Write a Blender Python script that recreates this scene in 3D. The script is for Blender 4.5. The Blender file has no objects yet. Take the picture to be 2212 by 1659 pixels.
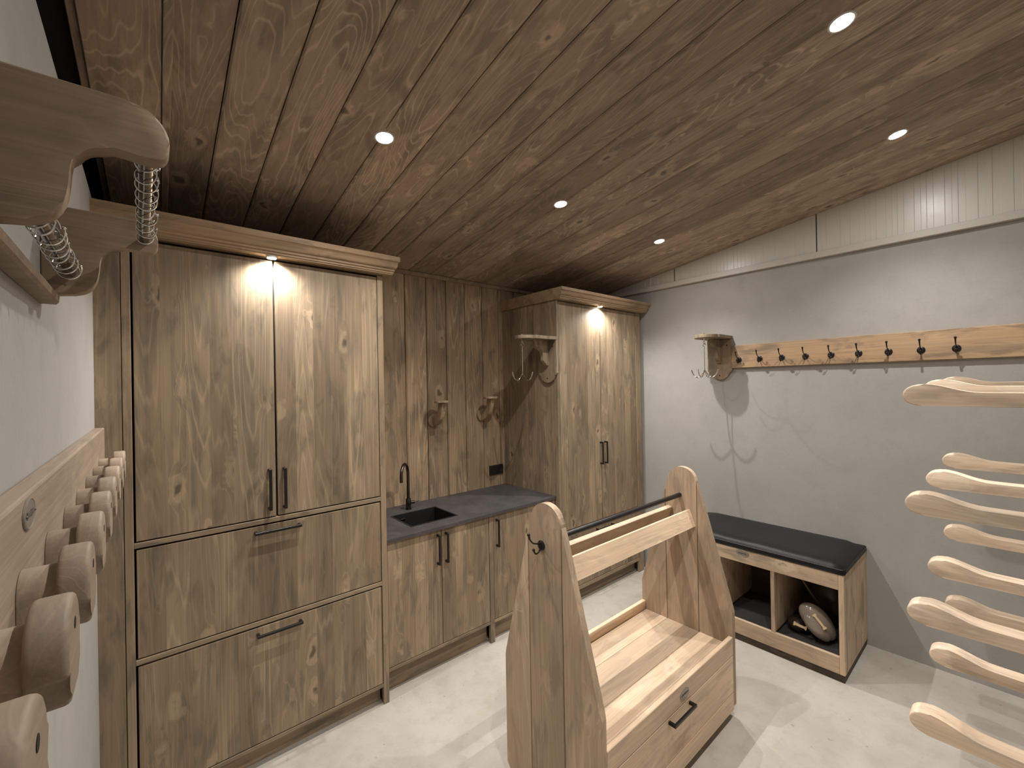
import bpy, bmesh, math, random
from mathutils import Vector, Matrix
random.seed(7)
PI = math.pi
S = bpy.context.scene
COL = S.collection

# ------------------------------------------------------------------ camera
CAM = Vector((-1.0477, -2.3334, 1.7799))
yaw, pitch, roll, FPX = -0.7088, 0.0023, -0.0177, 935.5
fw = Vector((-math.sin(yaw)*math.cos(pitch), math.cos(yaw)*math.cos(pitch), math.sin(pitch)))
rt = Vector((math.cos(yaw), math.sin(yaw), 0)); up = rt.cross(fw)
rt2 = rt*math.cos(roll) + up*math.sin(roll); up2 = -rt*math.sin(roll) + up*math.cos(roll)
cd = bpy.data.cameras.new('camera'); cam = bpy.data.objects.new('camera', cd); COL.objects.link(cam)
cd.sensor_width = 36; cd.lens = FPX/2212*36; cd.clip_start = .02
M = Matrix((rt2, up2, -fw)).transposed().to_4x4(); M.translation = CAM
cam.matrix_world = M; S.camera = cam

# ------------------------------------------------------------------ world, exposure
w = bpy.data.worlds.new('world'); S.world = w; w.use_nodes = True
w.node_tree.nodes['Background'].inputs[0].default_value = (.05, .045, .04, 1)
w.node_tree.nodes['Background'].inputs[1].default_value = .02
S.view_settings.view_transform = 'Standard'; S.view_settings.look = 'None'
S.view_settings.gamma = 1; S.view_settings.use_curve_mapping = False
S.view_settings.exposure = 0.12
SPOT_W = 54.0; DISC_W = 5.0; CROWN_W = 42.0
LAMP = (1.0, .965, .92)

# ------------------------------------------------------------------ room numbers
XR = 2.627; YN = .665; YF = -2.78; SL = .1434; ZN = 2.6575
def zc(y): return ZN + SL*(YN - y)

# ------------------------------------------------------------------ materials
def nt(name):
    m = bpy.data.materials.new(name); m.use_nodes = True
    t = m.node_tree; b = t.nodes['Principled BSDF']
    return m, t, b
def plain(name, col, rough=.5, metal=0, spec=.5, coat=0, bump=0, bscale=60):
    m, t, b = nt(name)
    b.inputs['Base Color'].default_value = (*col, 1); b.inputs['Roughness'].default_value = rough
    b.inputs['Metallic'].default_value = metal; b.inputs['Specular IOR Level'].default_value = spec
    b.inputs['Coat Weight'].default_value = coat
    N = t.nodes.new; L = t.links.new
    tc = N('ShaderNodeTexCoord'); no = N('ShaderNodeTexNoise'); no.inputs['Scale'].default_value = bscale; no.inputs['Detail'].default_value = 4
    L(tc.outputs['Object'], no.inputs['Vector'])
    mr = N('ShaderNodeMapRange'); mr.inputs[3].default_value = max(0, rough-.06); mr.inputs[4].default_value = min(1, rough+.06)
    L(no.outputs[0], mr.inputs[0]); L(mr.outputs[0], b.inputs['Roughness'])
    if bump:
        bp = N('ShaderNodeBump'); bp.inputs['Strength'].default_value = bump; bp.inputs['Distance'].default_value = .002
        L(no.outputs[0], bp.inputs['Height']); L(bp.outputs[0], b.inputs['Normal'])
    return m
class G:
    def __init__(s, t): s.t = t
    def n(s, k, **kw):
        x = s.t.nodes.new(k)
        for a, v in kw.items(): setattr(x, a, v)
        return x
    def l(s, a, b): s.t.links.new(a, b)
    def val(s, inp, v):
        if isinstance(v, (int, float)): inp.default_value = v
        elif isinstance(v, tuple): inp.default_value = v
        else: s.l(v, inp)
    def m(s, op, a, b=0., c=None, clamp=False):
        x = s.n('ShaderNodeMath', operation=op, use_clamp=clamp)
        s.val(x.inputs[0], a); s.val(x.inputs[1], b)
        if c is not None: s.val(x.inputs[2], c)
        return x.outputs[0]
    def noise(s, v, scale, sc=1., det=2., dist=0., rough=.5):
        mp = s.n('ShaderNodeVectorMath', operation='MULTIPLY'); s.l(v, mp.inputs[0]); mp.inputs[1].default_value = scale
        x = s.n('ShaderNodeTexNoise'); s.l(mp.outputs[0], x.inputs['Vector'])
        x.inputs['Scale'].default_value = sc; x.inputs['Detail'].default_value = det
        x.inputs['Distortion'].default_value = dist; x.inputs['Roughness'].default_value = rough
        return x.outputs[0]
    def sm(s, v, a, b, lo=0., hi=1.):
        x = s.n('ShaderNodeMapRange', interpolation_type='SMOOTHSTEP')
        s.val(x.inputs[0], v); x.inputs[1].default_value = a; x.inputs[2].default_value = b
        x.inputs[3].default_value = lo; x.inputs[4].default_value = hi
        return x.outputs[0]
    def mix(s, f, a, b, mode='MIX'):
        x = s.n('ShaderNodeMix', data_type='RGBA', blend_type=mode)
        s.val(x.inputs[0], f); s.val(x.inputs[6], a if not (isinstance(a, tuple) and len(a) == 3) else (*a, 1))
        s.val(x.inputs[7], b if not (isinstance(b, tuple) and len(b) == 3) else (*b, 1))
        return x.outputs[2]
def wood(name, axis, light, mid, dark, stave=None, rough=.55, lines=.45, blot=1., knots=1., stw=.085):
    """pine with contour grain; axis = direction of the fibres; stave = axis across which glued staves change"""
    m, t, b = nt(name); g = G(t)
    tc = g.n('ShaderNodeTexCoord'); oi = g.n('ShaderNodeObjectInfo')
    P = tc.outputs['Object']
    off = g.n('ShaderNodeVectorMath', operation='SCALE'); off.inputs[0].default_value = (37., 23., 51.); g.l(oi.outputs['Random'], off.inputs['Scale'])
    ad = g.n('ShaderNodeVectorMath', operation='ADD'); g.l(P, ad.inputs[0]); g.l(off.outputs[0], ad.inputs[1])
    V = ad.outputs[0]
    tone = g.m('MULTIPLY_ADD', oi.outputs['Random'], .36, .82)
    if stave:
        sp = g.n('ShaderNodeSeparateXYZ'); g.l(P, sp.inputs[0])
        c = sp.outputs['XYZ'.index(stave.upper())]
        idx = g.m('FLOOR', g.m('DIVIDE', c, stw))
        wn = g.n('ShaderNodeTexWhiteNoise', noise_dimensions='2D')
        cb = g.n('ShaderNodeCombineXYZ'); g.l(idx, cb.inputs[0]); g.l(oi.outputs['Random'], cb.inputs[1]); g.l(cb.outputs[0], wn.inputs['Vector'])
        tone = g.m('MULTIPLY_ADD', wn.outputs['Value'], .34, .83)
        o2 = g.n('ShaderNodeVectorMath', operation='SCALE'); o2.inputs[0].default_value = (11., 7., 19.); g.l(wn.outputs['Value'], o2.inputs['Scale'])
        a2 = g.n('ShaderNodeVectorMath', operation='ADD'); g.l(V, a2.inputs[0]); g.l(o2.outputs[0], a2.inputs[1]); V = a2.outputs[0]
    def sv(c, gr):
        q = [c, c, c]; q['xyz'.index(axis)] = gr; return tuple(q)
    # knots
    wq = g.n('ShaderNodeTexNoise'); g.l(V, wq.inputs['Vector']); wq.inputs['Scale'].default_value = 14.; wq.inputs['Detail'].default_value = 2.
    wo = g.n('ShaderNodeVectorMath', operation='MULTIPLY_ADD'); g.l(wq.outputs['Color'], wo.inputs[0]); wo.inputs[1].default_value = (.07, .07, .07); g.l(V, wo.inputs[2])
    mp = g.n('ShaderNodeVectorMath', operation='MULTIPLY'); g.l(wo.outputs[0], mp.inputs[0]); mp.inputs[1].default_value = sv(7.5, 3.6)
    vo = g.n('ShaderNodeTexVoronoi'); g.l(mp.outputs[0], vo.inputs['Vector']); vo.inputs['Scale'].default_value = 1
    sc = g.n('ShaderNodeSeparateColor'); g.l(vo.outputs['Color'], sc.inputs[0])
    gate = g.sm(sc.outputs[0], .45, .55)
    kn = g.m('MULTIPLY', g.sm(vo.outputs['Distance'], .07, .15, 1., 0.), gate)
    halo = g.m('MULTIPLY', g.sm(vo.outputs['Distance'], .1, .45, 1., 0.), gate)
    # contour grain
    n1 = g.noise(V, sv(6.0, .30), det=1., dist=.08)
    n1 = g.m('MULTIPLY_ADD', halo, .06, n1)
    n2 = g.noise(V, sv(26., .7), det=1.)
    k = g.m('ADD', g.m('MULTIPLY', n1, 46.), g.m('MULTIPLY', n2, 3.2))
    tri = g.m('PINGPONG', k, 1.)
    ln = g.sm(tri, .68, 1.)
    fib = g.noise(V, sv(240., 5.), det=2.)
    fib2 = g.noise(V, sv(60., 1.2), det=2.)
    bl = g.noise(V, sv(13., 3.4), det=4., dist=.8, rough=.6)
    bl2 = g.noise(V, sv(2.6, .9), det=3., dist=.3)
    col = g.mix(g.sm(bl2, .35, .65), mid, light)
    col = g.mix(g.m('MULTIPLY', g.sm(bl, .46, .66), .72*blot), col, dark)
    col = g.mix(g.m('MULTIPLY', g.sm(fib2, .4, .7), .28), col, dark)
    pale = tuple(min(1, c*1.75) for c in light)
    lm = g.m('MULTIPLY', ln, g.sm(bl2, .38, .62, .35, 1.))
    col = g.mix(g.m('MULTIPLY', lm, lines), col, pale)
    col = g.mix(g.m('MULTIPLY', g.sm(halo, .35, .8), .30*knots), col, pale)
    col = g.mix(g.m('MULTIPLY', kn, .75*knots), col, tuple(c*.45 for c in dark))
    col = g.mix(1., col, g.m('MULTIPLY_ADD', fib, .36, .82), 'MULTIPLY')
    col = g.mix(1., col, tone, 'MULTIPLY')
    g.l(col, b.inputs['Base Color'])
    g.l(g.m('MULTIPLY_ADD', fib, .2, rough-.1), b.inputs['Roughness'])
    b.inputs['Specular IOR Level'].default_value = .35
    h = g.m('ADD', g.m('MULTIPLY', fib, .6), g.m('MULTIPLY', ln, .35))
    bu = g.n('ShaderNodeBump'); bu.inputs['Strength'].default_value = .22; bu.inputs['Distance'].default_value = .0012
    g.l(h, bu.inputs['Height']); g.l(bu.outputs[0], b.inputs['Normal'])
    return m
WL, WM, WD = (.315, .235, .152), (.242, .174, .110), (.116, .096, .072)
DOORX = wood('door_pine_x', 'z', WL, WM, WD, stave='x', rough=.5, lines=.32, blot=.8)
DOORY = wood('side_pine_y', 'z', WL, WM, WD, stave='y', rough=.55, lines=.3, blot=.85)
FRZ = wood('frame_pine_z', 'z', WL, WM, WD, lines=.15, knots=.5)
FRX = wood('frame_pine_x', 'x', WL, WM, WD, lines=.15, knots=.5)
FRY = wood('frame_pine_y', 'y', WL, WM, WD, lines=.15, knots=.5)
CROWN = wood('crown_pine', 'x', (.46, .315, .19), (.37, .245, .14), (.21, .145, .09), lines=.15, knots=.4)
CEIL = wood('ceiling_pine', 'y', (.40, .30, .215), (.315, .235, .167), (.165, .132, .102), lines=.5, blot=.9)
NICHE = wood('niche_pine', 'z', (.40, .285, .178), (.30, .212, .13), (.155, .12, .086), lines=.5)
CLZ = wood('cart_pine_z', 'z', (.52, .385, .265), (.43, .315, .213), (.27, .21, .155), lines=.22, blot=.8, knots=.5)
CLX = wood('cart_pine_x', 'x', (.72, .54, .38), (.61, .45, .31), (.39, .30, .22), lines=.2, blot=.7, knots=.35)
ARM = wood('arm_pine', 'y', (.84, .655, .485), (.70, .54, .39), (.43, .34, .26), lines=.2, blot=.8, knots=.5)
PEG = wood('peg_pine', 'y', (.36, .28, .205), (.295, .228, .168), (.19, .15, .115), lines=.12, blot=.5, knots=.3)
RACK = wood('rack_pine', 'x', (.33, .24, .16), (.265, .19, .125), (.15, .11, .08), lines=.14, blot=.7)
HBD = wood('hookboard_pine', 'y', (.43, .29, .17), (.33, .215, .125), (.16, .12, .085), lines=.15, blot=1.)
BEX = wood('bench_pine_x', 'x', (.66, .49, .34), (.53, .39, .265), (.30, .235, .175), lines=.12)
BEY = wood('bench_pine_y', 'y', (.66, .49, .34), (.53, .39, .265), (.30, .235, .175), lines=.12)
BEZ = wood('bench_pine_z', 'z', (.66, .49, .34), (.53, .39, .265), (.30, .235, .175), lines=.12)
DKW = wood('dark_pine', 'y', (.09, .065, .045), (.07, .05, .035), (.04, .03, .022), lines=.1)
def mottled(name, c1, c2, c3, rough, sc=1.6, bump=.1, spots=0.):
    m, t, b = nt(name); g = G(t)
    tc = g.n('ShaderNodeTexCoord'); V = tc.outputs['Object']
    a = g.noise(V, (1, 1, 1), sc, 5., .3, .6); c = g.noise(V, (1, 1, 1), sc*5, 6., .15, .68); d = g.noise(V, (1, 1, 1), 90., 3.)
    col = g.mix(g.sm(a, .35, .65), c1, c2)
    col = g.mix(g.m('MULTIPLY', g.sm(c, .44, .74), .42), col, c3)
    if spots:
        s = g.noise(V, (1, 1, 1), 22., 2.)
        col = g.mix(g.m('MULTIPLY', g.sm(s, .70, .76), spots), col, tuple(x*.35 for x in c3))
    col = g.mix(1., col, g.m('MULTIPLY_ADD', d, .12, .94), 'MULTIPLY')
    g.l(col, b.inputs['Base Color']); g.l(g.m('MULTIPLY_ADD', c, .2, rough-.1), b.inputs['Roughness'])
    b.inputs['Specular IOR Level'].default_value = .35
    bu = g.n('ShaderNodeBump'); bu.inputs['Strength'].default_value = bump; bu.inputs['Distance'].default_value = .002
    g.l(g.m('ADD', c, g.m('MULTIPLY', d, .4)), bu.inputs['Height']); g.l(bu.outputs[0], b.inputs['Normal'])
    return m
WALL = mottled('grey_concrete', (.345, .330, .306), (.375, .358, .331), (.305, .29, .266), .8, 1.3, .2)
FLOOR = mottled('polished_concrete', (.42, .385, .333), (.50, .466, .412), (.335, .290, .238), .5, 1.9, .06, .45)
STONE = mottled('dark_composite', (.060, .056, .058), (.085, .079, .080), (.045, .042, .043), .5, 5., .06)
BLACK = plain('matt_black', (.012, .011, .011), .45, bump=.05)
IRON = plain('black_iron', (.014, .012, .012), .35, metal=.3, bump=.08, bscale=200)
DARK = plain('dark_void', (.006, .005, .005), .9)
STEEL = plain('painted_steel', (.60, .575, .52), .32, bump=.04, bscale=30)
TRIMM = plain('trim_steel', (.52, .49, .44), .45)
CHROME = plain('chrome', (.75, .74, .72), .12, metal=1)
TUBEM = plain('chrome_dark_reflection', (.16, .15, .145), .08, metal=1)  # chrome darkened in its colour to imitate the dark ceiling it mirrors
GUNM = plain('gunmetal', (.10, .09, .085), .28, metal=1)
LEATH = plain('black_leather', (.009, .009, .010), .42, spec=.28, bump=.35, bscale=140)
BADGE = plain('pewter', (.33, .31, .27), .38, metal=.6, bump=.3, bscale=120)
BADGED = plain('pewter_dark', (.14, .12, .10), .4, metal=.5)
CREAM = plain('cream_strap', (.62, .46, .27), .6)
TAUPE = plain('taupe_patent', (.26, .215, .175), .16, coat=.6, bump=.12, bscale=18)
DLEA = plain('dark_brown_leather', (.035, .025, .018), .35, bump=.3, bscale=40)
CORD = plain('braided_cord', (.12, .09, .06), .8, bump=.5, bscale=300)
FELT = plain('dark_felt', (.05, .045, .045), .9)
WHITEP = plain('white_ring', (.6, .58, .54), .4)
def emis(name, s):
    m, t, b = nt(name); b.inputs['Base Color'].default_value = (0, 0, 0, 1)
    b.inputs['Emission Color'].default_value = (1., .93, .82, 1); b.inputs['Emission Strength'].default_value = s
    return m
GLOW = emis('lamp_lens', 22.)

# ------------------------------------------------------------------ mesh helpers
WPOS = {}
def wpos(o): return WPOS.get(o.name, Vector((0, 0, 0)))
def obj(name, bm, mat, parent=None, origin=None, smooth=False, label=None):
    bmesh.ops.recalc_face_normals(bm, faces=bm.faces)
    if origin is None:
        xs = [v.co for v in bm.verts]
        origin = Vector([(min(c[i] for c in xs)+max(c[i] for c in xs))/2 for i in range(3)])
    origin = Vector(origin)
    bmesh.ops.translate(bm, verts=bm.verts, vec=-origin)
    me = bpy.data.meshes.new(name); bm.to_mesh(me); bm.free()
    if smooth:
        for p in me.polygons: p.use_smooth = True
        if smooth != 'all':
            me.set_sharp_from_angle(angle=math.radians(38))
    me.materials.append(mat)
    o = bpy.data.objects.new(name, me); COL.objects.link(o)
    WPOS[o.name] = origin
    if parent: o.parent = parent; o.location = origin - wpos(parent)
    else: o.location = origin
    if label: o['label'] = label
    return o
def tag(o, label, cat, group=None):
    o['label'] = label; o['category'] = cat
    if group: o['group'] = group
    return o
def thing(name, loc, label, cat, group=None):
    o = bpy.data.objects.new(name, None); COL.objects.link(o); o.location = loc; o.empty_display_size = .05
    WPOS[o.name] = Vector(loc); return tag(o, label, cat, group)
def struct(o): o['kind'] = 'structure'; return o
def abox(bm, x0, x1, y0, y1, z0, z1, bev=0., seg=1):
    vs = [bm.verts.new((x, y, z)) for x in (x0, x1) for y in (y0, y1) for z in (z0, z1)]
    fs = [(0, 1, 3, 2), (4, 6, 7, 5), (0, 4, 5, 1), (2, 3, 7, 6), (0, 2, 6, 4), (1, 5, 7, 3)]
    F = [bm.faces.new([vs[i] for i in f]) for f in fs]
    if bev:
        E = list({e for f in F for e in f.edges})
        bmesh.ops.bevel(bm, geom=E, offset=bev, segments=seg, affect='EDGES', profile=.5)
def box(name, x0, x1, y0, y1, z0, z1, mat, parent=None, bev=.0015, seg=1, label=None, **k):
    bm = bmesh.new(); abox(bm, x0, x1, y0, y1, z0, z1, bev, seg)
    return obj(name, bm, mat, parent, label=label, **k)
def aprism(bm, prof, axis, a0, a1, bev=0., seg=2):
    """prof = list of 2-D points in the plane of the other two axes (in xyz order), extruded from a0 to a1"""
    def P(p, a):
        q = list(p); q.insert('xyz'.index(axis), a); return q
    A = [bm.verts.new(P(p, a0)) for p in prof]; B = [bm.verts.new(P(p, a1)) for p in prof]
    n = len(prof)
    f1 = bm.faces.new(A); f2 = bm.faces.new(list(reversed(B)))
    for i in range(n): bm.faces.new((A[i], B[i], B[(i+1) % n], A[(i+1) % n]))
    if bev:
        E = list(set(f1.edges) | set(f2.edges))
        bmesh.ops.bevel(bm, geom=E, offset=bev, segments=seg, affect='EDGES', profile=.5)
def prism(name, prof, axis, a0, a1, mat, parent=None, bev=.002, smooth=False, seg=2, label=None, origin=None):
    bm = bmesh.new(); aprism(bm, prof, axis, a0, a1, bev, seg)
    return obj(name, bm, mat, parent, smooth=smooth, label=label, origin=origin)
def atube(bm, pts, r, n=10, cap=True):
    pts = [Vector(p) for p in pts]; rr = r if isinstance(r, (list, tuple)) else [r]*len(pts)
    rings = []; prev = None
    for i, p in enumerate(pts):
        d = (pts[min(i+1, len(pts)-1)] - pts[max(i-1, 0)]).normalized()
        if prev is None:
            a = Vector((0, 0, 1)) if abs(d.z) < .9 else Vector((1, 0, 0)); u = d.cross(a).normalized()
        else:
            u = (prev - d*prev.dot(d)).normalized()
        prev = u; v = d.cross(u)
        rings.append([bm.verts.new(p + (u*math.cos(2*PI*k/n) + v*math.sin(2*PI*k/n))*rr[i]) for k in range(n)])
    for a, b in zip(rings, rings[1:]):
        for k in range(n): bm.faces.new((a[k], a[(k+1) % n], b[(k+1) % n], b[k]))
    if cap: bm.faces.new(rings[0][::-1]); bm.faces.new(rings[-1])
def tube(name, pts, r, mat, parent=None, n=10, label=None, origin=None):
    bm = bmesh.new(); atube(bm, pts, r, n); return obj(name, bm, mat, parent, smooth=True, label=label, origin=origin)
def asphere(bm, c, r, u=12, v=8, sc=(1, 1, 1)):
    bmesh.ops.create_uvsphere(bm, u_segments=u, v_segments=v, radius=r, matrix=Matrix.Translation(c) @ Matrix.Diagonal((*sc, 1)))
def adisc(bm, c, axis, r, t, n=24, bev=.0):
    """short cylinder centred on c"""
    q = [(c[i]) for i in range(3) if i != 'xyz'.index(axis)]
    pr = [(q[0]+r*math.cos(2*PI*k/n), q[1]+r*math.sin(2*PI*k/n)) for k in range(n)]
    a = c['xyz'.index(axis)]
    aprism(bm, pr, axis, a-t/2, a+t/2, bev)
def bez(p0, p1, p2, p3, n=10):
    r = []
    for i in range(n+1):
        t = i/n; a = (1-t)**3; b = 3*t*(1-t)**2; c = 3*t*t*(1-t); d = t**3
        r.append(tuple(a*w+b*x+c*y+d*z for w, x, y, z in zip(p0, p1, p2, p3)))
    return r
def smoothpts(P, n=6):
    """Catmull-Rom through the points"""
    out = []
    P = [Vector(p) for p in P]
    for i in range(len(P)-1):
        a = P[max(i-1, 0)]; b = P[i]; c = P[i+1]; d = P[min(i+2, len(P)-1)]
        for k in range(n):
            t = k/n
            out.append(.5*((2*b) + (c-a)*t + (2*a-5*b+4*c-d)*t*t + (3*b-a-3*c+d)*t**3))
    out.append(P[-1]); return [tuple(v) for v in out]
def join(name, parts, mat, parent=None, smooth=False, label=None):
    bm = bmesh.new()
    for f in parts: f(bm)
    return obj(name, bm, mat, parent, smooth=smooth, label=label)

# ------------------------------------------------------------------ setting
struct(box('floor', -1.6, XR+.1, YF-.1, YN+.12, -.1, 0, FLOOR, bev=0, origin=(0, 0, 0)))
struct(box('wall_right', XR, XR+.1, YF, YN+.12, 0, 3.25, WALL, bev=0, origin=(0, 0, 0)))
struct(box('wall_front', -1.6, XR+.1, YF-.1, YF, 0, 3.4, WALL, bev=0, origin=(0, 0, 0)))
wb = struct(box('wall_back', -1.6, XR, YN+.02, YN+.12, 0, ZN+.02, DARK, bev=0))
# left wall, turned very slightly, stops below the ceiling
bm = bmesh.new()
def xw(y): return -1.203 + .0076*(y+2.33)
pr = [(xw(YF), YF), (xw(YN), YN), (-1.32, YN), (-1.32, YF)]
aprism(bm, pr, 'z', 0, 2.545)
struct(obj('wall_left', bm, WALL, origin=(0, 0, 0)))
struct(box('dark_gap_sheet', -1.6, -1.5, YF, YN+.1, 0, 3.4, DARK, bev=0))  # added near-black sheet stands in for the dark void above the left wall
# niche planks on the back wall
seams = [-.06] + [.110+.181*k for k in range(0, 14)] + [XR-.001]
for a, b in zip(seams, seams[1:]):
    prism('plank', [(a+.0025, YN+.019), (a+.0025, YN+.006), (a+.007, YN), (b-.007, YN), (b-.0025, YN+.006), (b-.0025, YN+.019)],
          'z', .80, zc(YN)-.004, NICHE, wb, bev=0)
# ceiling: dark backing and one object per board
bm = bmesh.new()
aprism(bm, [(YN+.02, zc(YN+.02)+.021), (YF, zc(YF)+.021), (YF, zc(YF)+.1), (YN+.02, zc(YN+.02)+.1)], 'x', -1.6, XR+.1)
ce = struct(obj('ceiling', bm, DARK))
DX = .0229
ks = list(range(-2, 19))
def seamx(k, y): return -.80 + .184*k + DX*y
for k in ks:
    y0, y1 = YN+.018, YF
    def X(kk, y):
        return min(seamx(kk, y), XR-.001)
    if seamx(k, YN) > XR: continue
    bm = bmesh.new(); rows = []
    for y in (y0, y1):
        z = zc(y); xa = X(k, y)+.0020; xb = X(k+1, y)-.0020
        if xb-xa < .02: xb = xa+.02
        rows.append([bm.verts.new(c) for c in ((xa, y, z+.018), (xa, y, z+.006), (xa+.006, y, z), (xb-.006, y, z), (xb, y, z+.006), (xb, y, z+.018))])
    A, B = rows
    for i in range(6): bm.faces.new((A[i], A[(i+1) % 6], B[(i+1) % 6], B[i]))
    bm.faces.new(A); bm.faces.new(B[::-1])
    obj('plank', bm, CEIL, ce)
# boxed board along the left edge of the ceiling
def slopebar(name, x0, x1, dz0, dz1, y0, y1, mat, parent=None, bev=.002, shear=0.):
    bm = bmesh.new()
    vs = []
    for y in (y0, y1):
        for x in (x0, x1):
            for d in (dz0, dz1): vs.append(bm.verts.new((x+shear*y, y, zc(y)+d)))
    for f in ((0, 1, 3, 2), (4, 6, 7, 5), (0, 4, 5, 1), (2, 3, 7, 6), (0, 2, 6, 4), (1, 5, 7, 3)): bm.faces.new([vs[i] for i in f])
    if bev: bmesh.ops.bevel(bm, geom=list(bm.edges), offset=bev, segments=1, affect='EDGES')
    return obj(name, bm, mat, parent)
t1 = struct(slopebar('trim_1', -1.155, -.972, -.020, -.001, YN, YF, CEIL, shear=DX))
slopebar('batten', -.970, -.945, -.026, -.001, YN, YF, CEIL, t1, shear=DX)
slopebar('batten', -1.178, -1.158, -.006, -.001, YN, YF, CEIL, t1, shear=DX)
# batten under the ceiling over the niche
struct(prism('trim_2', [(YN-.022, zc(YN)-.028), (YN-.001, zc(YN)-.028), (YN-.001, zc(YN)-.003), (YN-.022, zc(YN)-.0005)], 'x', 0.0, XR-.002, CEIL, bev=.002))
# steel angle on the right wall and profiled sheet above it
struct(box('trim_3', XR-.035, XR-.0005, YF+.002, YN-.03, 2.640, 2.684, TRIMM, bev=.002))
bm = bmesh.new()
ys = []
y = YN-.03
pj = [-.339, -1.419, -2.499]
prof = []   # (y, depth)
while y > YF+.03:
    for dy, d in ((0, 0), (.003, .0022), (.030, .0022), (.033, 0), (.056, 0), (.059, .0022), (.086, .0022), (.089, 0)):
        prof.append((y-dy, d))
    y -= .135
pp = []
for (yy, d) in prof:
    pp.append((yy, d))
lo = []; hi = []
for (yy, d) in pp:
    x = XR-.016+d
    lo.append(bm.verts.new((x, yy, 2.655))); hi.append(bm.verts.new((x, yy, zc(yy)-.0005)))
for i in range(len(lo)-1): bm.faces.new((lo[i], lo[i+1], hi[i+1], hi[i]))
e = bm.faces[:] if False else None
bl = [bm.verts.new((XR-.001, v.co.y, v.co.z)) for v in (lo[0], hi[0], hi[-1], lo[-1])]
bm.faces.new(bl)
panel = struct(obj('wall_right_upper', bm, STEEL, origin=(XR, 0, 2.655)))
for yj in pj:
    bm = bmesh.new()
    aprism(bm, [(XR-.0175, 2.684), (XR-.013, 2.684), (XR-.013, zc(yj)-.001), (XR-.0175, zc(yj)-.001)], 'y', yj-.0022, yj+.0022)
    obj('panel_joint', bm, DARK, panel)

# ------------------------------------------------------------------ lamps
def spot(loc, parent, watts, size, rad=.018, blend=.9):
    l = bpy.data.lights.new('spot', 'SPOT'); l.energy = watts; l.color = LAMP; l.spot_size = math.radians(size); l.spot_blend = blend
    l.shadow_soft_size = rad
    o = bpy.data.objects.new('bulb', l); COL.objects.link(o); o.parent = parent; o.location = Vector(loc) - wpos(parent); return o
spots = []
names = {(-.25, -.6): 'round recessed ceiling spotlight above the sink cabinets, leftmost in the photo',
         (.84, -.6): 'round recessed ceiling spotlight halfway along the row nearest the cabinets',
         (1.92, -.6): 'small far recessed ceiling spotlight in front of the far right wardrobe',
         (.835, -1.95): 'largest and brightest recessed ceiling spotlight near the top edge',
         (1.92, -1.95): 'recessed ceiling spotlight above the wall rack with eight arms, far right',
         (-.25, -1.95): 'recessed ceiling spotlight above the camera, outside the picture'}
names[(1.92, -1.95)] = 'recessed ceiling spotlight nearest the right wall, above the hook board'
for (x, y), lab in names.items():
    z = zc(y); th = thing('ceiling_spotlight', (x, y, z), lab, 'lamp', 'recessed ceiling spotlights')
    a = math.atan(SL); R = Matrix.Translation((x, y, z)) @ Matrix.Rotation(-a, 4, 'X')
    bm = bmesh.new()
    n = 32; prof = [(.034, -.001), (.036, -.0030), (.041, -.0030), (.043, -.0005), (.043, .004), (.034, .004)]
    rr = [[bm.verts.new(R @ Vector((r*math.cos(2*PI*k/n), r*math.sin(2*PI*k/n), h))) for r, h in prof] for k in range(n)]
    for k in range(n):
        for j in range(len(prof)): bm.faces.new((rr[k][j], rr[(k+1) % n][j], rr[(k+1) % n][(j+1) % len(prof)], rr[k][(j+1) % len(prof)]))
    obj('trim_ring', bm, WHITEP, th, smooth=True)
    bm = bmesh.new(); c = []
    bmesh.ops.create_cone(bm, cap_ends=True, segments=32, radius1=.0335, radius2=.0335, depth=.003, matrix=R @ Matrix.Translation((0, 0, -.0008)))
    obj('lens', bm, GLOW, th)
    spot((x, y-.004*SL, z-.012), th, SPOT_W, 120, .008, .85)
    dl = bpy.data.lights.new('lens_glow', 'AREA'); dl.shape = 'DISK'; dl.size = .06; dl.energy = DISC_W; dl.color = LAMP
    do = bpy.data.objects.new('lens_glow', dl); COL.objects.link(do); do.parent = th
    do.location = (0, -.001, -.0045); do.rotation_euler = (-a, 0, 0)

# ------------------------------------------------------------------ shared builders
def handle_v(x, y, z0, z1, parent, mat=IRON, w=.0125, out=.034):
    """vertical bar handle on a face looking to -Y at y"""
    join('handle', [lambda bm: abox(bm, x-w/2, x+w/2, y-out, y-out+w*.8, z0, z1, .001),
                    lambda bm: abox(bm, x-w/2, x+w/2, y-out+w*.7, y, z0, z0+w, .001),
                    lambda bm: abox(bm, x-w/2, x+w/2, y-out+w*.7, y, z1-w, z1, .001)], mat, parent)
def handle_h(x0, x1, y, z, parent, mat=IRON, w=.0125, out=.034):
    join('handle', [lambda bm: abox(bm, x0, x1, y-out, y-out+w*.8, z-w/2, z+w/2, .001),
                    lambda bm: abox(bm, x0, x0+w, y-out+w*.7, y, z-w/2, z+w/2, .001),
                    lambda bm: abox(bm, x1-w, x1, y-out+w*.7, y, z-w/2, z+w/2, .001)], mat, parent)
CP = [(0, 0), (.050, 0), (.050, .005), (.055, .007), (.055, .017), (.061, .019), (.061, .030), (.065, .031),
      (.071, .038), (.075, .048), (.076, .060), (.080, .067), (.088, .072), (.088, .098), (0, .098)]
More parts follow.
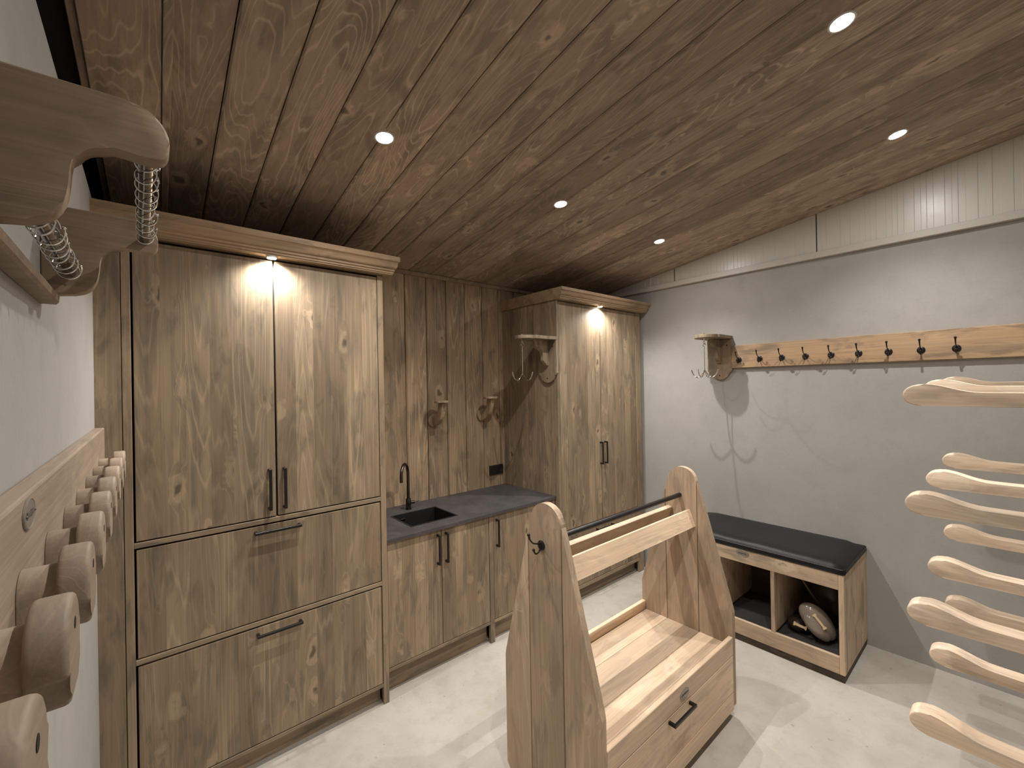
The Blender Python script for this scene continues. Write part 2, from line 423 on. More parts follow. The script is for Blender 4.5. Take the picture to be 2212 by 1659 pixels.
def crown(path, z0, parent, smax=1., side=(1., 1.), zs=1.):
    """mouldings swept along path of (x, y) corner points, outward side = right of travel"""
    bm = bmesh.new(); n = len(path); rows = []
    for i, p in enumerate(path):
        p = Vector(p)
        def nrm(a, b): d = (Vector(b)-Vector(a)).normalized(); return Vector((d.y, -d.x))
        if i == 0: o = nrm(path[0], path[1])
        elif i == n-1: o = nrm(path[-2], path[-1])
        else:
            a = nrm(path[i-1], path[i]); b = nrm(path[i], path[i+1]); o = (a+b)/(1+a.dot(b))
        sx = side[0] if o.x < 0 else side[1]
        rows.append([bm.verts.new((p.x+o.x*q*smax*sx, p.y+o.y*q*smax, z0+h*zs)) for q, h in CP])
    for a, b in zip(rows, rows[1:]):
        for j in range(len(CP)): bm.faces.new((a[j], b[j], b[(j+1) % len(CP)], a[(j+1) % len(CP)]))
    bm.faces.new(rows[0]); bm.faces.new(rows[-1][::-1])
    return obj('crown_moulding', bm, CROWN, parent, smooth=True)

# ------------------------------------------------------------------ big wardrobe on the left
XL = -1.192; ZT = 2.405
tc_ = thing('tall_cabinet', (-.6, .33, 0), 'large tall stained pine cabinet on the left with two doors over two wide drawers', 'cabinet')
box('carcass', XL+.02, -.022, .022, YN-.005, .10, ZT-.01, DARK, tc_, bev=0)
box('filler_panel', XL, -1.1062, 0, .02, 0, ZT+.004, FRZ, tc_, bev=.002)
box('stile', -1.1040, -1.0760, 0, .021, 0, ZT+.004, FRZ, tc_)
box('stile', -.0315, 0, 0, .021, 0, ZT+.004, FRZ, tc_)
box('side_panel', -.0195, 0, .0215, YN-.001, 0, ZT+.004, DOORY, tc_)
box('side_panel', XL, XL+.019, .0215, YN-.001, 0, ZT+.004, DOORY, tc_)
box('rail', -1.0758, -.0317, .0, .021, 1.1420, 1.1645, FRX, tc_)
box('rail', -1.0758, -.0317, .0, .021, .6680, .6900, FRX, tc_)
box('rail', -1.0758, -.0317, .0, .021, .0985, .1175, FRX, tc_)
box('plinth', -1.0758, -.0317, .052, .07, 0, .098, FRX, tc_)
d = box('door', -1.0688, -.5580, .001, .021, 1.1700, 2.3990, DOORX, tc_); handle_v(-.586, .001, 1.206, 1.401, d)
d = box('door', -.5490, -.0360, .001, .021, 1.1700, 2.3990, DOORX, tc_); handle_v(-.5215, .001, 1.203, 1.400, d)
d = box('drawer_front', -1.0688, -.0360, .001, .021, .6950, 1.1340, DOORX, tc_); handle_h(-.653, -.452, .001, 1.107, d)
d = box('drawer_front', -1.0688, -.0360, .001, .021, .1215, .6600, DOORX, tc_); handle_h(-.650, -.453, .001, .629, d)
crown([(XL, 0), (0, 0), (0, YN-.001)], 2.414, tc_, .84)
box('top_panel', XL, -.001, .001, YN-.001, 2.4095, 2.4135, FRX, tc_, bev=0)
def crown_lamp(x, y, z, lab):
    th = thing('cabinet_spotlight', (x, y, z), lab, 'lamp')
    join('housing', [lambda bm: adisc(bm, (x, y, z-.004), 'z', .022, .008, 28, .001)], WHITEP, th)
    join('lens', [lambda bm: adisc(bm, (x, y, z-.0095), 'z', .019, .003, 28)], GLOW, th)
    spot((x, y, z-.018), th, CROWN_W, 156, .012, 1.)
crown_lamp(-.566, -.026, 2.4138, 'small round glowing spotlight under the crown of the large left cabinet')

# ------------------------------------------------------------------ far cabinet
x0 = 1.4214; xe = 2.566
fc = thing('tall_cabinet', (2.0, .33, 0), 'narrower tall stained pine cabinet in the far corner with two doors over a drawer', 'cabinet')
box('carcass', x0+.022, xe-.022, .022, YN-.005, .10, 2.43, DARK, fc, bev=0)
box('side_panel', x0, x0+.019, .0215, YN-.001, 0, 2.438, DOORY, fc)
box('side_panel', xe-.02, xe, .0215, YN-.001, 0, 2.438, DOORY, fc)
box('stile', x0, 1.4450, 0, .021, 0, 2.438, FRZ, fc)
box('stile', 2.4905, xe, 0, .021, 0, 2.438, FRZ, fc)
box('stile_edge', 2.4905, 2.5020, -.004, 0, .10, 2.437, FRZ, fc)
box('rail', 1.4452, 2.4903, 0, .021, .5930, .6150, FRX, fc)
box('rail', 1.4452, 2.4903, 0, .021, .1080, .1380, FRX, fc)
box('plinth', 1.4452, 2.4903, .052, .07, 0, .1075, FRX, fc)
d = box('door', 1.4483, 1.9530, .001, .021, .6190, 2.4330, DOORX, fc); handle_v(1.939, .001, 1.090, 1.281, d)
d = box('door', 1.9600, 2.4870, .001, .021, .6190, 2.4330, DOORX, fc); handle_v(1.999, .001, 1.090, 1.281, d)
d = box('drawer_front', 1.4483, 2.4870, .001, .021, .1420, .5890, DOORX, fc); handle_h(1.862, 2.080, .001, .548, d)
crown([(x0, YN-.001), (x0, 0), (xe, 0), (xe, YN-.001)], 2.441, fc, 1., (.30, .66), .88)
box('top_panel', x0+.001, xe-.001, .001, YN-.001, 2.438, 2.441, FRX, fc, bev=0)
crown_lamp(1.930, -.029, 2.4408, 'small round glowing spotlight under the crown of the far corner cabinet')

# ------------------------------------------------------------------ sink run
bc = thing('base_cabinet', (.7, .35, 0), 'low stained pine sink cabinet with three black handled doors between the tall cabinets', 'cabinet')
box('carcass', .004, 1.417, .072, YN-.003, .12, .70, DARK, bc, bev=0)
box('post', .0015, .0120, .050, .070, .10, .8790, FRZ, bc)
box('post', .7640, .8000, .048, .070, 0, .8790, FRZ, bc)
box('post', 1.390, 1.4195, .050, .070, 0, .8790, FRZ, bc)
box('rail', .0122, .7638, .050, .070, .131, .151, FRX, bc)
box('rail', .8002, 1.3898, .050, .070, .131, .151, FRX, bc)
box('plinth', .0015, .7638, .098, .113, 0, .13, FRX, bc)
box('plinth', .8002, 1.3898, .098, .113, 0, .13, FRX, bc)
d = box('door', .0150, .3840, .050, .070, .1545, .8750, DOORX, bc); handle_v(.355, .050, .664, .852, d)
d = box('door', .3880, .7610, .050, .070, .1545, .8750, DOORX, bc); handle_v(.416, .050, .664, .852, d)
d = box('door', .8030, 1.3870, .050, .070, .1545, .8750, DOORX, bc); handle_v(.829, .050, .656, .846, d)
# worktop with a hole for the sink
SX0, SX1, SY0, SY1 = .228, .582, .150, .455
bm = bmesh.new()
xs = [.0012, SX0, SX1, 1.4202]; ys = [.033, SY0, SY1, YN-.001]
g = {}
for i, x in enumerate(xs):
    for j, y in enumerate(ys):
        for k, z in enumerate((.880, .900)): g[i, j, k] = bm.verts.new((x, y, z))
for i in range(3):
    for j in range(3):
        if (i, j) == (1, 1): continue
        for k in (0, 1): bm.faces.new((g[i, j, k], g[i+1, j, k], g[i+1, j+1, k], g[i, j+1, k]))
for i in range(3):
    for j in (0, 3): bm.faces.new((g[i, j, 0], g[i+1, j, 0], g[i+1, j, 1], g[i, j, 1]))
    for j in (0, 3): bm.faces.new((g[j, i, 0], g[j, i+1, 0], g[j, i+1, 1], g[j, i, 1]))
for a, b in (((1, 1), (2, 1)), ((2, 1), (2, 2)), ((2, 2), (1, 2)), ((1, 2), (1, 1))):
    bm.faces.new((g[a[0], a[1], 0], g[b[0], b[1], 0], g[b[0], b[1], 1], g[a[0], a[1], 1]))
tag(obj('worktop', bm, STONE), 'dark grey stone look worktop lying on the low sink cabinet', 'worktop')
# sink
sk = thing('sink', (.405, .30, .88), 'rectangular black undermounted sink basin set into the dark worktop', 'sink')
bm = bmesh.new()
e = .0015
o_ = [(SX0+e, SY0+e), (SX1-e, SY0+e), (SX1-e, SY1-e), (SX0+e, SY1-e)]; i_ = [(SX0+.012, SY0+.012), (SX1-.012, SY0+.012), (SX1-.012, SY1-.012), (SX0+.012, SY1-.012)]
lv = [[bm.verts.new((x, y, z)) for x, y in q] for q, z in ((o_, .72), (o_, .9015), (i_, .9015), (i_, .735))]
for a, b in zip(lv, lv[1:]):
    for k in range(4): bm.faces.new((a[k], a[(k+1) % 4], b[(k+1) % 4], b[k]))
bm.faces.new(lv[0][::-1]); bm.faces.new(lv[3])
obj('basin', bm, BLACK, sk)
join('drain', [lambda bm: adisc(bm, (.405, .33, .738), 'z', .035, .004, 28, .001)], GUNM, sk)
join('overflow', [lambda bm: abox(bm, .30, .335, SY1-.0155, SY1-.012, .855, .868, .001)], GUNM, sk)
# tap
tp = thing('tap', (.405, .53, .90), 'gunmetal swan neck tap with side lever standing behind the sink', 'tap')
join('base', [lambda bm: adisc(bm, (.405, .53, .9015), 'z', .024, .003, 28, .0008), lambda bm: adisc(bm, (.405, .53, .94), 'z', .0185, .075, 28, .002)], GUNM, tp, smooth=True)
dv = Vector((-.72, -.69, 0)); pts = [(.405, .53, .975), (.405, .53, 1.06), (.405, .53, 1.155)]
for k in range(1, 15):
    a = PI*k/14; q = Vector((.405, .53, 1.155)) + dv*(.068*(1-math.cos(a))) + Vector((0, 0, .080*math.sin(a))); pts.append(tuple(q))
pts.append(tuple(Vector(pts[-1]) - Vector((0, 0, .035))))
tube('spout', pts, .0105, GUNM, tp, 14)
tube('lever', [(.423, .53, .945), (.452, .528, .945)], .0115, GUNM, tp, 14)
tube('lever_pin', [(.452, .528, .945), (.488, .515, .950)], .0035, GUNM, tp, 10)
# socket
so = thing('power_socket', (1.317, YN, 1.04), 'black double power socket on the planks above the right end of the worktop', 'socket')
box('plate', 1.243, 1.392, YN-.012, YN-.0003, .998, 1.080, BLACK, so, bev=.003, seg=2)
for xx in (1.280, 1.355):
    bm = bmesh.new(); n = 24; ro = []
    for r, yy in ((.026, YN-.0122), (.0255, YN-.0135), (.0225, YN-.0135), (.0215, YN-.0122)):
        ro.append([bm.verts.new((xx+r*math.cos(2*PI*k/n), yy, 1.039+r*math.sin(2*PI*k/n))) for k in range(n)])
    for a, b in zip(ro, ro[1:]):
        for k in range(n): bm.faces.new((a[k], a[(k+1) % n], b[(k+1) % n], b[k]))
    obj('outlet', bm, IRON, so)

# ------------------------------------------------------------------ wooden saddle hooks in the niche
def niche_hook(x, z, lab):
    th = thing('bridle_bracket', (x, YN, z), lab, 'hook', 'round wooden bridle brackets in the niche')
    join('wall_disc', [lambda bm: adisc(bm, (x, YN-.0095, z), 'y', .052, .018, 32, .003)], NICHE, th, smooth=True)
    # curved neck, square section
    cl = bez((YN-.015, z-.012), (YN-.085, z-.01), (YN-.125, z+.04), (YN-.135, z+.140), 10)
    pr = []
    for i, (a, b) in enumerate(cl):
        p, q = cl[max(i-1, 0)], cl[min(i+1, len(cl)-1)]
        d = Vector((q[0]-p[0], q[1]-p[1])).normalized(); h = .030 - .004*math.sin(PI*i/10)
        pr.append(((a-d.y*h, b+d.x*h), (a+d.y*h, b-d.x*h)))
    prof = [p[0] for p in pr] + [p[1] for p in reversed(pr)]
    prism('neck', prof, 'x', x-.017, x+.017, NICHE, th, bev=.002)
    join('top_disc', [lambda bm: adisc(bm, (x, YN-.135, z+.149), 'z', .060, .017, 36, .003)], NICHE, th, smooth=True)
niche_hook(.20, 1.520, 'wooden bridle bracket half hidden by the big cabinet, left of the tap')
niche_hook(.70, 1.513, 'middle wooden bridle bracket on the niche planks, right above the worktop centre')
niche_hook(1.17, 1.529, 'wooden bridle bracket on the niche planks above the power socket')

# ------------------------------------------------------------------ shelf brackets with chrome tack hooks
def shelf_bracket(xf, yc, lab, mat):
    """fixed on a face looking to -X at xf"""
    th = thing('tack_shelf', (xf, yc, 1.80), lab, 'shelf', 'small wooden tack shelves')
    hw = .100
    pl = [(yc-hw, 2.124), (yc-hw, 1.868), (yc-hw+.012, 1.852)] + [(yc-.075*math.cos(a), 1.850-.058*math.sin(a)) for a in [PI*k/12 for k in range(0, 13)]] + [(yc+hw-.012, 1.852), (yc+hw, 1.868), (yc+hw, 2.124)]
    bk = prism('backplate', pl, 'x', xf-.020, xf-.0003, mat, th, bev=.002)
    for yy, zz in ((yc-.062, 2.075), (yc+.062, 2.075), (yc, 1.828)):
        join('screw_hole', [lambda bm: adisc(bm, (xf-.0205, yy, zz), 'x', .0055, .001, 14)], DARK, bk)
    sh = [(xf-.0003, yc-hw), (xf-.240, yc-hw), (xf-.248, yc-hw+.012)] + [(xf-.248-.090*math.sin(a), yc-.088*math.cos(a)) for a in [PI*k/14 for k in range(0, 15)]] + [(xf-.248, yc+hw-.012), (xf-.240, yc+hw), (xf-.0003, yc+hw)]
    prism('shelf_board', sh, 'z', 2.1255, 2.150, mat, th, bev=.002)
    co = [(xf-.0205, 2.1245), (xf-.165, 2.1245), (xf-.160, 2.090), (xf-.150, 2.072)] + [(p[0], p[1]) for p in bez((xf-.135, 2.060), (xf-.100, 2.058), (xf-.078, 2.040), (xf-.077, 2.000), 6)] + [(xf-.076, 1.968), (xf-.062, 1.952), (xf-.048, 1.946), (xf-.042, 1.932), (xf-.0205, 1.925)]
    prism('corbel', co, 'y', yc-.016, yc+.016, mat, th, bev=.002)
    # hook hanging from a screw eye
    xh = xf-.285
    hk = thing('tack_hook', (xh, yc, 2.070), 'shiny four pronged chrome tack hook hanging from ' + ('the shelf on the far cabinet side' if xf < 2 else 'the shelf on the grey wall'), 'hook')
    bm = bmesh.new()
    atube(bm, [(xh, yc, 2.104), (xh, yc, 2.100)], .0030, 8)
    asphere(bm, (xh, yc, 2.156), .007, 10, 6)
    atube(bm, [(xh, yc, 2.155), (xh, yc, 2.100)], .0025, 8)
    atube(bm, [(xh+.013*math.sin(a), yc, 2.087+.013*math.cos(a)) for a in [2*PI*k/16 for k in range(17)]], .0025, 8, False)
    obj('screw_eye', bm, CHROME, th, smooth=True)
    bm = bmesh.new()
    atube(bm, [(xh, yc+.011*math.sin(a), 2.070+.011*math.cos(a)) for a in [2*PI*k/16 for k in range(17)]], .0028, 8, False)
    atube(bm, [(xh, yc, 2.058), (xh+.002, yc, 1.97), (xh, yc, 1.852)], .0038, 8)
    obj('shank', bm, CHROME, hk, smooth=True)
    rot = .05 if xf < 2 else .0
    for k in range(4):
        a = rot + PI/2*k; dx, dy = math.cos(a), math.sin(a)
        P = smoothpts([(xh+dx*r, yc+dy*r, z) for r, z in ((.002, 1.870), (.016, 1.848), (.038, 1.822), (.060, 1.814), (.082, 1.826), (.098, 1.850), (.106, 1.876))], 5)
        tube('prong', P, .0040, CHROME, hk, 8)
shelf_bracket(x0, .090, 'small wooden tack shelf with arched backplate on the side of the far cabinet', FRZ)
shelf_bracket(XR, -.725, 'small wooden tack shelf with arched backplate on the grey wall by the hook board', FRZ)

# ------------------------------------------------------------------ hook board on the right wall
def coat_hook(parent, base, out, side, mat=IRON, s=1.):
    """base: point on the board; out: unit outward normal; side: unit in-plane horizontal"""
    base = Vector(base); out = Vector(out); Z = Vector((0, 0, 1)); side = Vector(side)
    bm = bmesh.new()
    def P(o, z, w=0.): return base + out*o*s + Z*z*s + side*w*s
    n = 22; rg = []
    for r, o in ((.020, .0004), (.020, .003), (.017, .0058), (.009, .008), (.002, .0085)):
        rg.append([bm.verts.new(P(o, r*math.sin(2*PI*k/n)*1.06, r*math.cos(2*PI*k/n))) for k in range(n)])
    for a, b in zip(rg, rg[1:]):
        for k in range(n): bm.faces.new((a[k], a[(k+1) % n], b[(k+1) % n], b[k]))
    bm.faces.new(rg[0]); bm.faces.new(rg[-1])
    up_ = smoothpts([P(.004, .010), P(.022, .012), (P(.046, .020)), P(.064, .038), P(.070, .056)], 5)
    m_ = len(up_); atube(bm, up_, [(.0048-.0018*math.sin(PI*i/(m_-1))) * s for i in range(m_)], 8)
    asphere(bm, P(.071, .060), .0068*s, 10, 8)
    lo_ = smoothpts([P(.005, -.010), P(.018, -.024), P(.034, -.026), P(.044, -.012)], 5)
    m_ = len(lo_); atube(bm, lo_, [(.0045-.0012*math.sin(PI*i/(m_-1))) * s for i in range(m_)], 8)
    asphere(bm, P(.0445, -.008), .0064*s, 10, 8)
    return obj('coat_hook', bm, mat, parent, smooth=True)
hb = thing('hook_board', (XR, -1.8, 1.886), 'long pine board on the grey right wall carrying a row of nine black coat hooks', 'coat rack')
box('board', XR-.026, XR-.0005, YF+.02, -.826, 1.886, 2.068, HBD, hb, bev=.003, seg=2)
for k in range(9): coat_hook(hb, (XR-.026, -.884-.1525*k, 1.950), (-1, 0, 0), (0, 1, 0), s=1.)

# ------------------------------------------------------------------ bench
BF = 2.049; BY0, BY1 = -1.660, -.600
be = thing('storage_bench', (2.33, -1.13, 0), 'pine storage bench with open compartments standing against the grey right wall', 'bench')
box('side_panel', BF+.022, XR-.002, BY0, BY0+.027, .045, .632, BEZ, be, bev=.002)
box('side_panel', BF+.022, XR-.002, BY1-.027, BY1, .045, .632, BEZ, be, bev=.002)
box('corner_post', BF, BF+.0215, BY0, BY0+.027, .045, .632, BEZ, be, bev=.002)
box('corner_post', BF, BF+.0215, BY1-.027, BY1, .045, .632, BEZ, be, bev=.002)
box('top_rail', BF, BF+.0215, BY0+.0275, BY1-.0275, .540, .632, BEY, be, bev=.002)
box('bottom_rail', BF, BF+.0215, BY0+.0275, BY1-.0275, .045, .146, BEY, be, bev=.002)
box('divider', BF+.001, XR-.03, -1.292, -1.270, .1465, .5995, BEZ, be)
box('divider', BF+.001, XR-.03, -.950, -.928, .1465, .5995, BEZ, be)
box('floor_panel', BF+.022, XR-.03, BY0+.0275, BY1-.0275, .112, .124, FELT, be, bev=0)
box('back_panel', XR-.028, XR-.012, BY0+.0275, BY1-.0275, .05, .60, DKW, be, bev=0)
box('seat_panel', BF+.022, XR-.012, BY0+.0275, BY1-.0275, .612, .630, BEY, be, bev=0)
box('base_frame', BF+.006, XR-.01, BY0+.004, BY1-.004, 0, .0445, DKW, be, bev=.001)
def cushion(name, x0, x1, y0, y1, z0, z1, mat):
    bm = bmesh.new(); abox(bm, x0, x1, y0, y1, z0, z1)
    bmesh.ops.subdivide_edges(bm, edges=list(bm.edges), cuts=10, use_grid_fill=True)
    cx, cy = (x0+x1)/2, (y0+y1)/2
    for v in bm.verts:
        u = abs(v.co.x-cx)/((x1-x0)/2); w_ = abs(v.co.y-cy)/((y1-y0)/2)
        ed = max(u**14, w_**30)
        if v.co.z > z0+.005:
            f = (v.co.z-z0)/(z1-z0)
            v.co.z = z0+(v.co.z-z0)*(1-.42*ed)+.003*f*(1-ed)*math.sin(v.co.y*17)*math.sin(v.co.x*11)
            if ed > .5: v.co.x = cx+(v.co.x-cx)*(1-.012*f); v.co.y = cy+(v.co.y-cy)*(1-.006*f)
    bmesh.ops.bevel(bm, geom=[e for e in bm.edges if e.calc_face_angle(0) > .9], offset=.006, segments=2, affect='EDGES')
    return obj(name, bm, mat, smooth='all')
tag(cushion('bench_cushion', BF-.006, XR-.003, BY0-.006, BY1+.002, .6325, .690, LEATH), 'long black leather seat cushion lying on the pine storage bench', 'cushion')
def badge(parent, c, nrm, hx, hz, label):
    """thin oval plate; c centre on the face, nrm 'x-'/'y-'/'x+'"""
    ax = nrm[0]; s = -1 if nrm[1] == '-' else 1; n = 36
    def pt(a, r, d):
        u, v = hx*r*math.cos(a), hz*r*math.sin(a)
        return (c[0]+s*d, c[1]+u, c[2]+v) if ax == 'x' else (c[0]+u, c[1]+s*d, c[2]+v)
    bm = bmesh.new(); ro = []
    for r, d in ((1, .0003), (1, .0022), (.93, .003), (.88, .0022)):
        ro.append([bm.verts.new(pt(2*PI*k/n, r, d)) for k in range(n)])
    for a, b in zip(ro, ro[1:]):
        for k in range(n): bm.faces.new((a[k], a[(k+1) % n], b[(k+1) % n], b[k]))
    bm.faces.new(ro[0]); bm.faces.new(ro[-1])
    o = obj('badge', bm, BADGE, parent, label=label)
    # worn, illegible raised lettering: a row of short strokes
    bm = bmesh.new(); rr = random.Random(5)
    for k in range(9):
        u = (-.56+.14*k)*hx; hh = hz*(.22 if k in (0, 5) else .15)
        a0 = (u-.045*hx, -hh); a1 = (u+.03*hx, hh)
        for (p, q) in ((a0, a1), ((u+.03*hx, hh), (u+.05*hx, -hh*.7))):
            P = [((c[0]+s*.0026, c[1]+w0, c[2]+w1) if ax == 'x' else (c[0]+w0, c[1]+s*.0026, c[2]+w1)) for w0, w1 in (p, q)]
            atube(bm, P, .028*hx, 6)
    obj('lettering', bm, BADGED, o)
    for sgn in (-1, 1):
        q = (c[0]+s*.0028, c[1]+sgn*hx*.76, c[2]) if ax == 'x' else (c[0]+sgn*hx*.76, c[1]+s*.0028, c[2])
        bm = bmesh.new(); asphere(bm, q, .0020, 10, 6); obj('pin', bm, BADGED, o, smooth=True)
badge(be, (BF, -1.101, .606), 'x-', .042, .023, 'oval pewter maker badge')
# things in the right hand compartment
def blob(bm, c, r, sc, rot=None, u=28, v=18, f=None):
    Mx = Matrix.Translation(c) @ (rot or Matrix.Identity(4)) @ Matrix.Diagonal((*sc, 1))
    r0 = bmesh.ops.create_uvsphere(bm, u_segments=u, v_segments=v, radius=r)
    for q in r0['verts']:
        if f: q.co = f(q.co)
        q.co = Mx @ q.co
def dogbone(bm, L, w, t):
    pr = [(-L, w*.9), (-L*.86, w), (-L*.7, w*.55), (L*.7, w*.55), (L*.86, w), (L, w*.9), (L*1.03, 0), (L, -w*.9), (L*.86, -w), (L*.7, -w*.55), (-L*.7, -w*.55), (-L*.86, -w), (-L, -w*.9), (-L*1.03, 0)]
    aprism(bm, pr, 'z', -t/2, t/2)
bt = thing('tendon_boot', (2.19, -1.50, .125), 'shiny taupe rounded horse boot with a cream strap in the right bench compartment', 'horse boot')
R0 = Matrix.Rotation(math.radians(-38), 4, 'X') @ Matrix.Rotation(math.radians(-18), 4, 'Y')
def ff(p):
    q = p.copy(); q.x *= 1-.25*max(0, p.z); q.y *= 1+.15*p.z; return q
bm = bmesh.new(); blob(bm, (2.20, -1.490, .246), 1, (.080, .070, .128), R0, f=ff); obj('shell', bm, TAUPE, bt, smooth='all')
bm = bmesh.new(); blob(bm, (2.150, -1.497, .228), 1, (.044, .048, .096), R0); obj('front_pad', bm, TAUPE, bt, smooth='all')
bm = bmesh.new(); dogbone(bm, .045, .012, .004)
bmesh.ops.transform(bm, matrix=Matrix.Translation((2.122, -1.518, .282)) @ Matrix.Rotation(math.radians(48), 4, 'X') @ Matrix.Rotation(math.radians(-62), 4, 'Y') @ Matrix.Rotation(math.radians(90), 4, 'Z'), verts=bm.verts)
obj('strap', bm, CREAM, bt)
bt2 = thing('tendon_boot', (2.22, -1.37, .125), 'dark leather horse boot lying left of the shiny taupe one in the bench', 'horse boot')
bm = bmesh.new(); blob(bm, (2.24, -1.372, .172), 1, (.075, .060, .046), Matrix.Rotation(math.radians(12), 4, 'X')); obj('shell', bm, DLEA, bt2, smooth='all')
bm = bmesh.new(); dogbone(bm, .036, .013, .004)
bmesh.ops.transform(bm, matrix=Matrix.Translation((2.150, -1.405, .200)) @ Matrix.Rotation(math.radians(6), 4, 'X') @ Matrix.Rotation(math.radians(-68), 4, 'Y') @ Matrix.Rotation(math.radians(90), 4, 'Z'), verts=bm.verts)
obj('strap', bm, CREAM, bt2)
bg = thing('tack_bag', (2.47, -1.50, .125), 'dark brown leather bag stuffed at the back of the right bench compartment', 'bag')
bm = bmesh.new(); blob(bm, (2.45, -1.50, .33), 1, (.10, .12, .19), f=lambda p: Vector((p.x*(1+.06*math.sin(9*p.z)), p.y*(1+.05*math.sin(11*p.z+2*p.x)), p.z))); obj('body', bm, DLEA, bg, smooth='all')
tag(tube('braided_cord', smoothpts([(2.20, -1.36, .598), (2.23, -1.385, .50), (2.26, -1.41, .43), (2.29, -1.44, .36), (2.33, -1.47, .30)], 6), .0065, CORD, None, 8), 'thin braided cord hanging down inside the right bench compartment', 'cord')

# ------------------------------------------------------------------ saddle cart
ct = thing('saddle_cart', (.76, -1.07, 0), 'pale pine saddle cart with two tapered end panels in the middle of the floor', 'cart')
CY, CR, CZ = -1.070, .087, 1.206
KZ, YB0, YB1 = .555, -1.341, -.798
def outline(dr=0.):
    """side outline in (y, z), counter clockwise from bottom front"""
    def tang(py, pz, side):
        d = math.hypot(py-CY, pz-CZ); base = math.atan2(pz-CZ, py-CY); off = math.acos(CR/d)
        return base + (off if side < 0 else -off)
    aR = tang(YB1, KZ, 1); aL = tang(YB0, KZ, -1)
    cand = []
    return aR, aL
def halfline(y):
    """z of the slanted or round upper outline at y"""
    best = 0
    if abs(y-CY) <= CR: best = CZ+math.sqrt(max(0, CR*CR-(y-CY)**2))
    for yb, s in ((YB0, -1), (YB1, 1)):
        d = math.hypot(yb-CY, KZ-CZ); base = math.atan2(KZ-CZ, yb-CY); off = math.acos(CR/d)
        a = base+off if s > 0 else base-off
        ty, tz = CY+CR*math.cos(a), CZ+CR*math.sin(a)
        if min(yb, ty)-1e-6 <= y <= max(yb, ty)+1e-6 and abs(ty-yb) > 1e-4:
            z = KZ+(tz-KZ)*(y-yb)/(ty-yb)
            if abs(y-CY) >= abs(ty-CY)-1e-6: return z
    return best
def end_panel(xa, xb, lab=None):
    pn = bpy.data.objects.new('end_panel', None); COL.objects.link(pn); pn.parent = ct
    WPOS[pn.name] = Vector(((xa+xb)/2, CY, .045)); pn.location = WPOS[pn.name]-wpos(ct); pn.empty_display_size = .05
    cuts = [YB0, -1.157, -.965, YB1]
    for a, b in zip(cuts, cuts[1:]):
        n = 22; gp = .0016
        a2 = a+(gp if a != YB0 else 0); b2 = b-(gp if b != YB1 else 0)
        ys_ = [a2+(b2-a2)*k/n for k in range(n+1)]
        top = [(y_, halfline(y_)) for y_ in ys_]
        zb = .045; bot = []
        if a == YB0: bot = [(b2, zb), (a2+.022, zb), (a2, zb+.024)]
        elif b == YB1: bot = [(b2, zb+.024), (b2-.022, zb), (a2, zb)]
        else: bot = [(b2, zb), (a2, zb)]
        pts_ = top + bot
        prism('plank', pts_, 'x', xa, xb, CLZ, pn, bev=.0024, seg=1)
    return pn
p1 = end_panel(.200, .230); p2 = end_panel(1.305, 1.335)
coat_hook(p1, (.200, -1.047, 1.116), (-1, 0, 0), (0, 1, 0))
XI0, XI1 = .2305, 1.3045
tube('hand_rod', [(XI0, -1.058, 1.130), (XI1, -1.058, 1.130)], .0125, IRON, ct, 16, label='black round steel rod')
def rail(sgn):
    # tilted board, profile in (y, z)
    top = Vector((-1.053-sgn*.0670, 1.059)); bot = Vector((-1.053-sgn*.0970, .971)); d = (bot-top).normalized(); nn = Vector((-d.y, d.x))
    if nn.x*sgn < 0: nn = -nn
    t = .026
    a = top; b = bot; c = bot+nn*t; e_ = top+nn*t
    if sgn > 0: prof = [tuple(a), tuple(b), tuple(c), tuple(e_)]
    else: prof = [tuple(a), tuple(e_), tuple(c), tuple(b)]
    prism('saddle_rail', prof, 'x', XI0, XI1, CLX, ct, bev=.002, seg=1)
rail(1); rail(-1)
# tray: floor boards, lips, drawer, bottom board
cuts = [-1.3185, -1.157, -.965, -.8225]
for a, b in zip(cuts, cuts[1:]): box('tray_board', XI0, XI1, a+.0008, b-.0008, .364, .385, CLX, ct, bev=.0015)
box('front_lip', XI0, XI1, -1.341, -1.3190, .338, .431, CLX, ct, bev=.002)
box('back_lip', XI0, XI1, -.8215, -.7990, .338, .437, CLX, ct, bev=.002)
dr = box('drawer_front', XI0+.002, XI1-.002, -1.341, -1.3190, .1445, .3355, CLX, ct, bev=.002)
box('bottom_board', XI0, XI1, -1.341, -1.3190, .050, .1420, CLX, ct, bev=.002)
box('back_board', XI0, XI1, -.8215, -.7995, .050, .3370, CLX, ct, bev=.002)
box('base_panel', XI0, XI1, -1.3185, -.8220, .062, .080, CLX, ct, bev=0)
handle_h(.652, .842, -1.341, .318, dr, IRON, .013, .034)
badge(ct, (.792, -1.341, .380), 'y-', .040, .022, 'oval pewter maker badge')
for cx_ in (.30, 1.235):
    for cy_ in (-1.26, -.88):
        join('caster', [lambda bm: adisc(bm, (cx_, cy_, .0225), 'x', .0225, .018, 20, .002), lambda bm: abox(bm, cx_-.014, cx_+.014, cy_-.012, cy_+.012, .040, .0618)], IRON, ct)

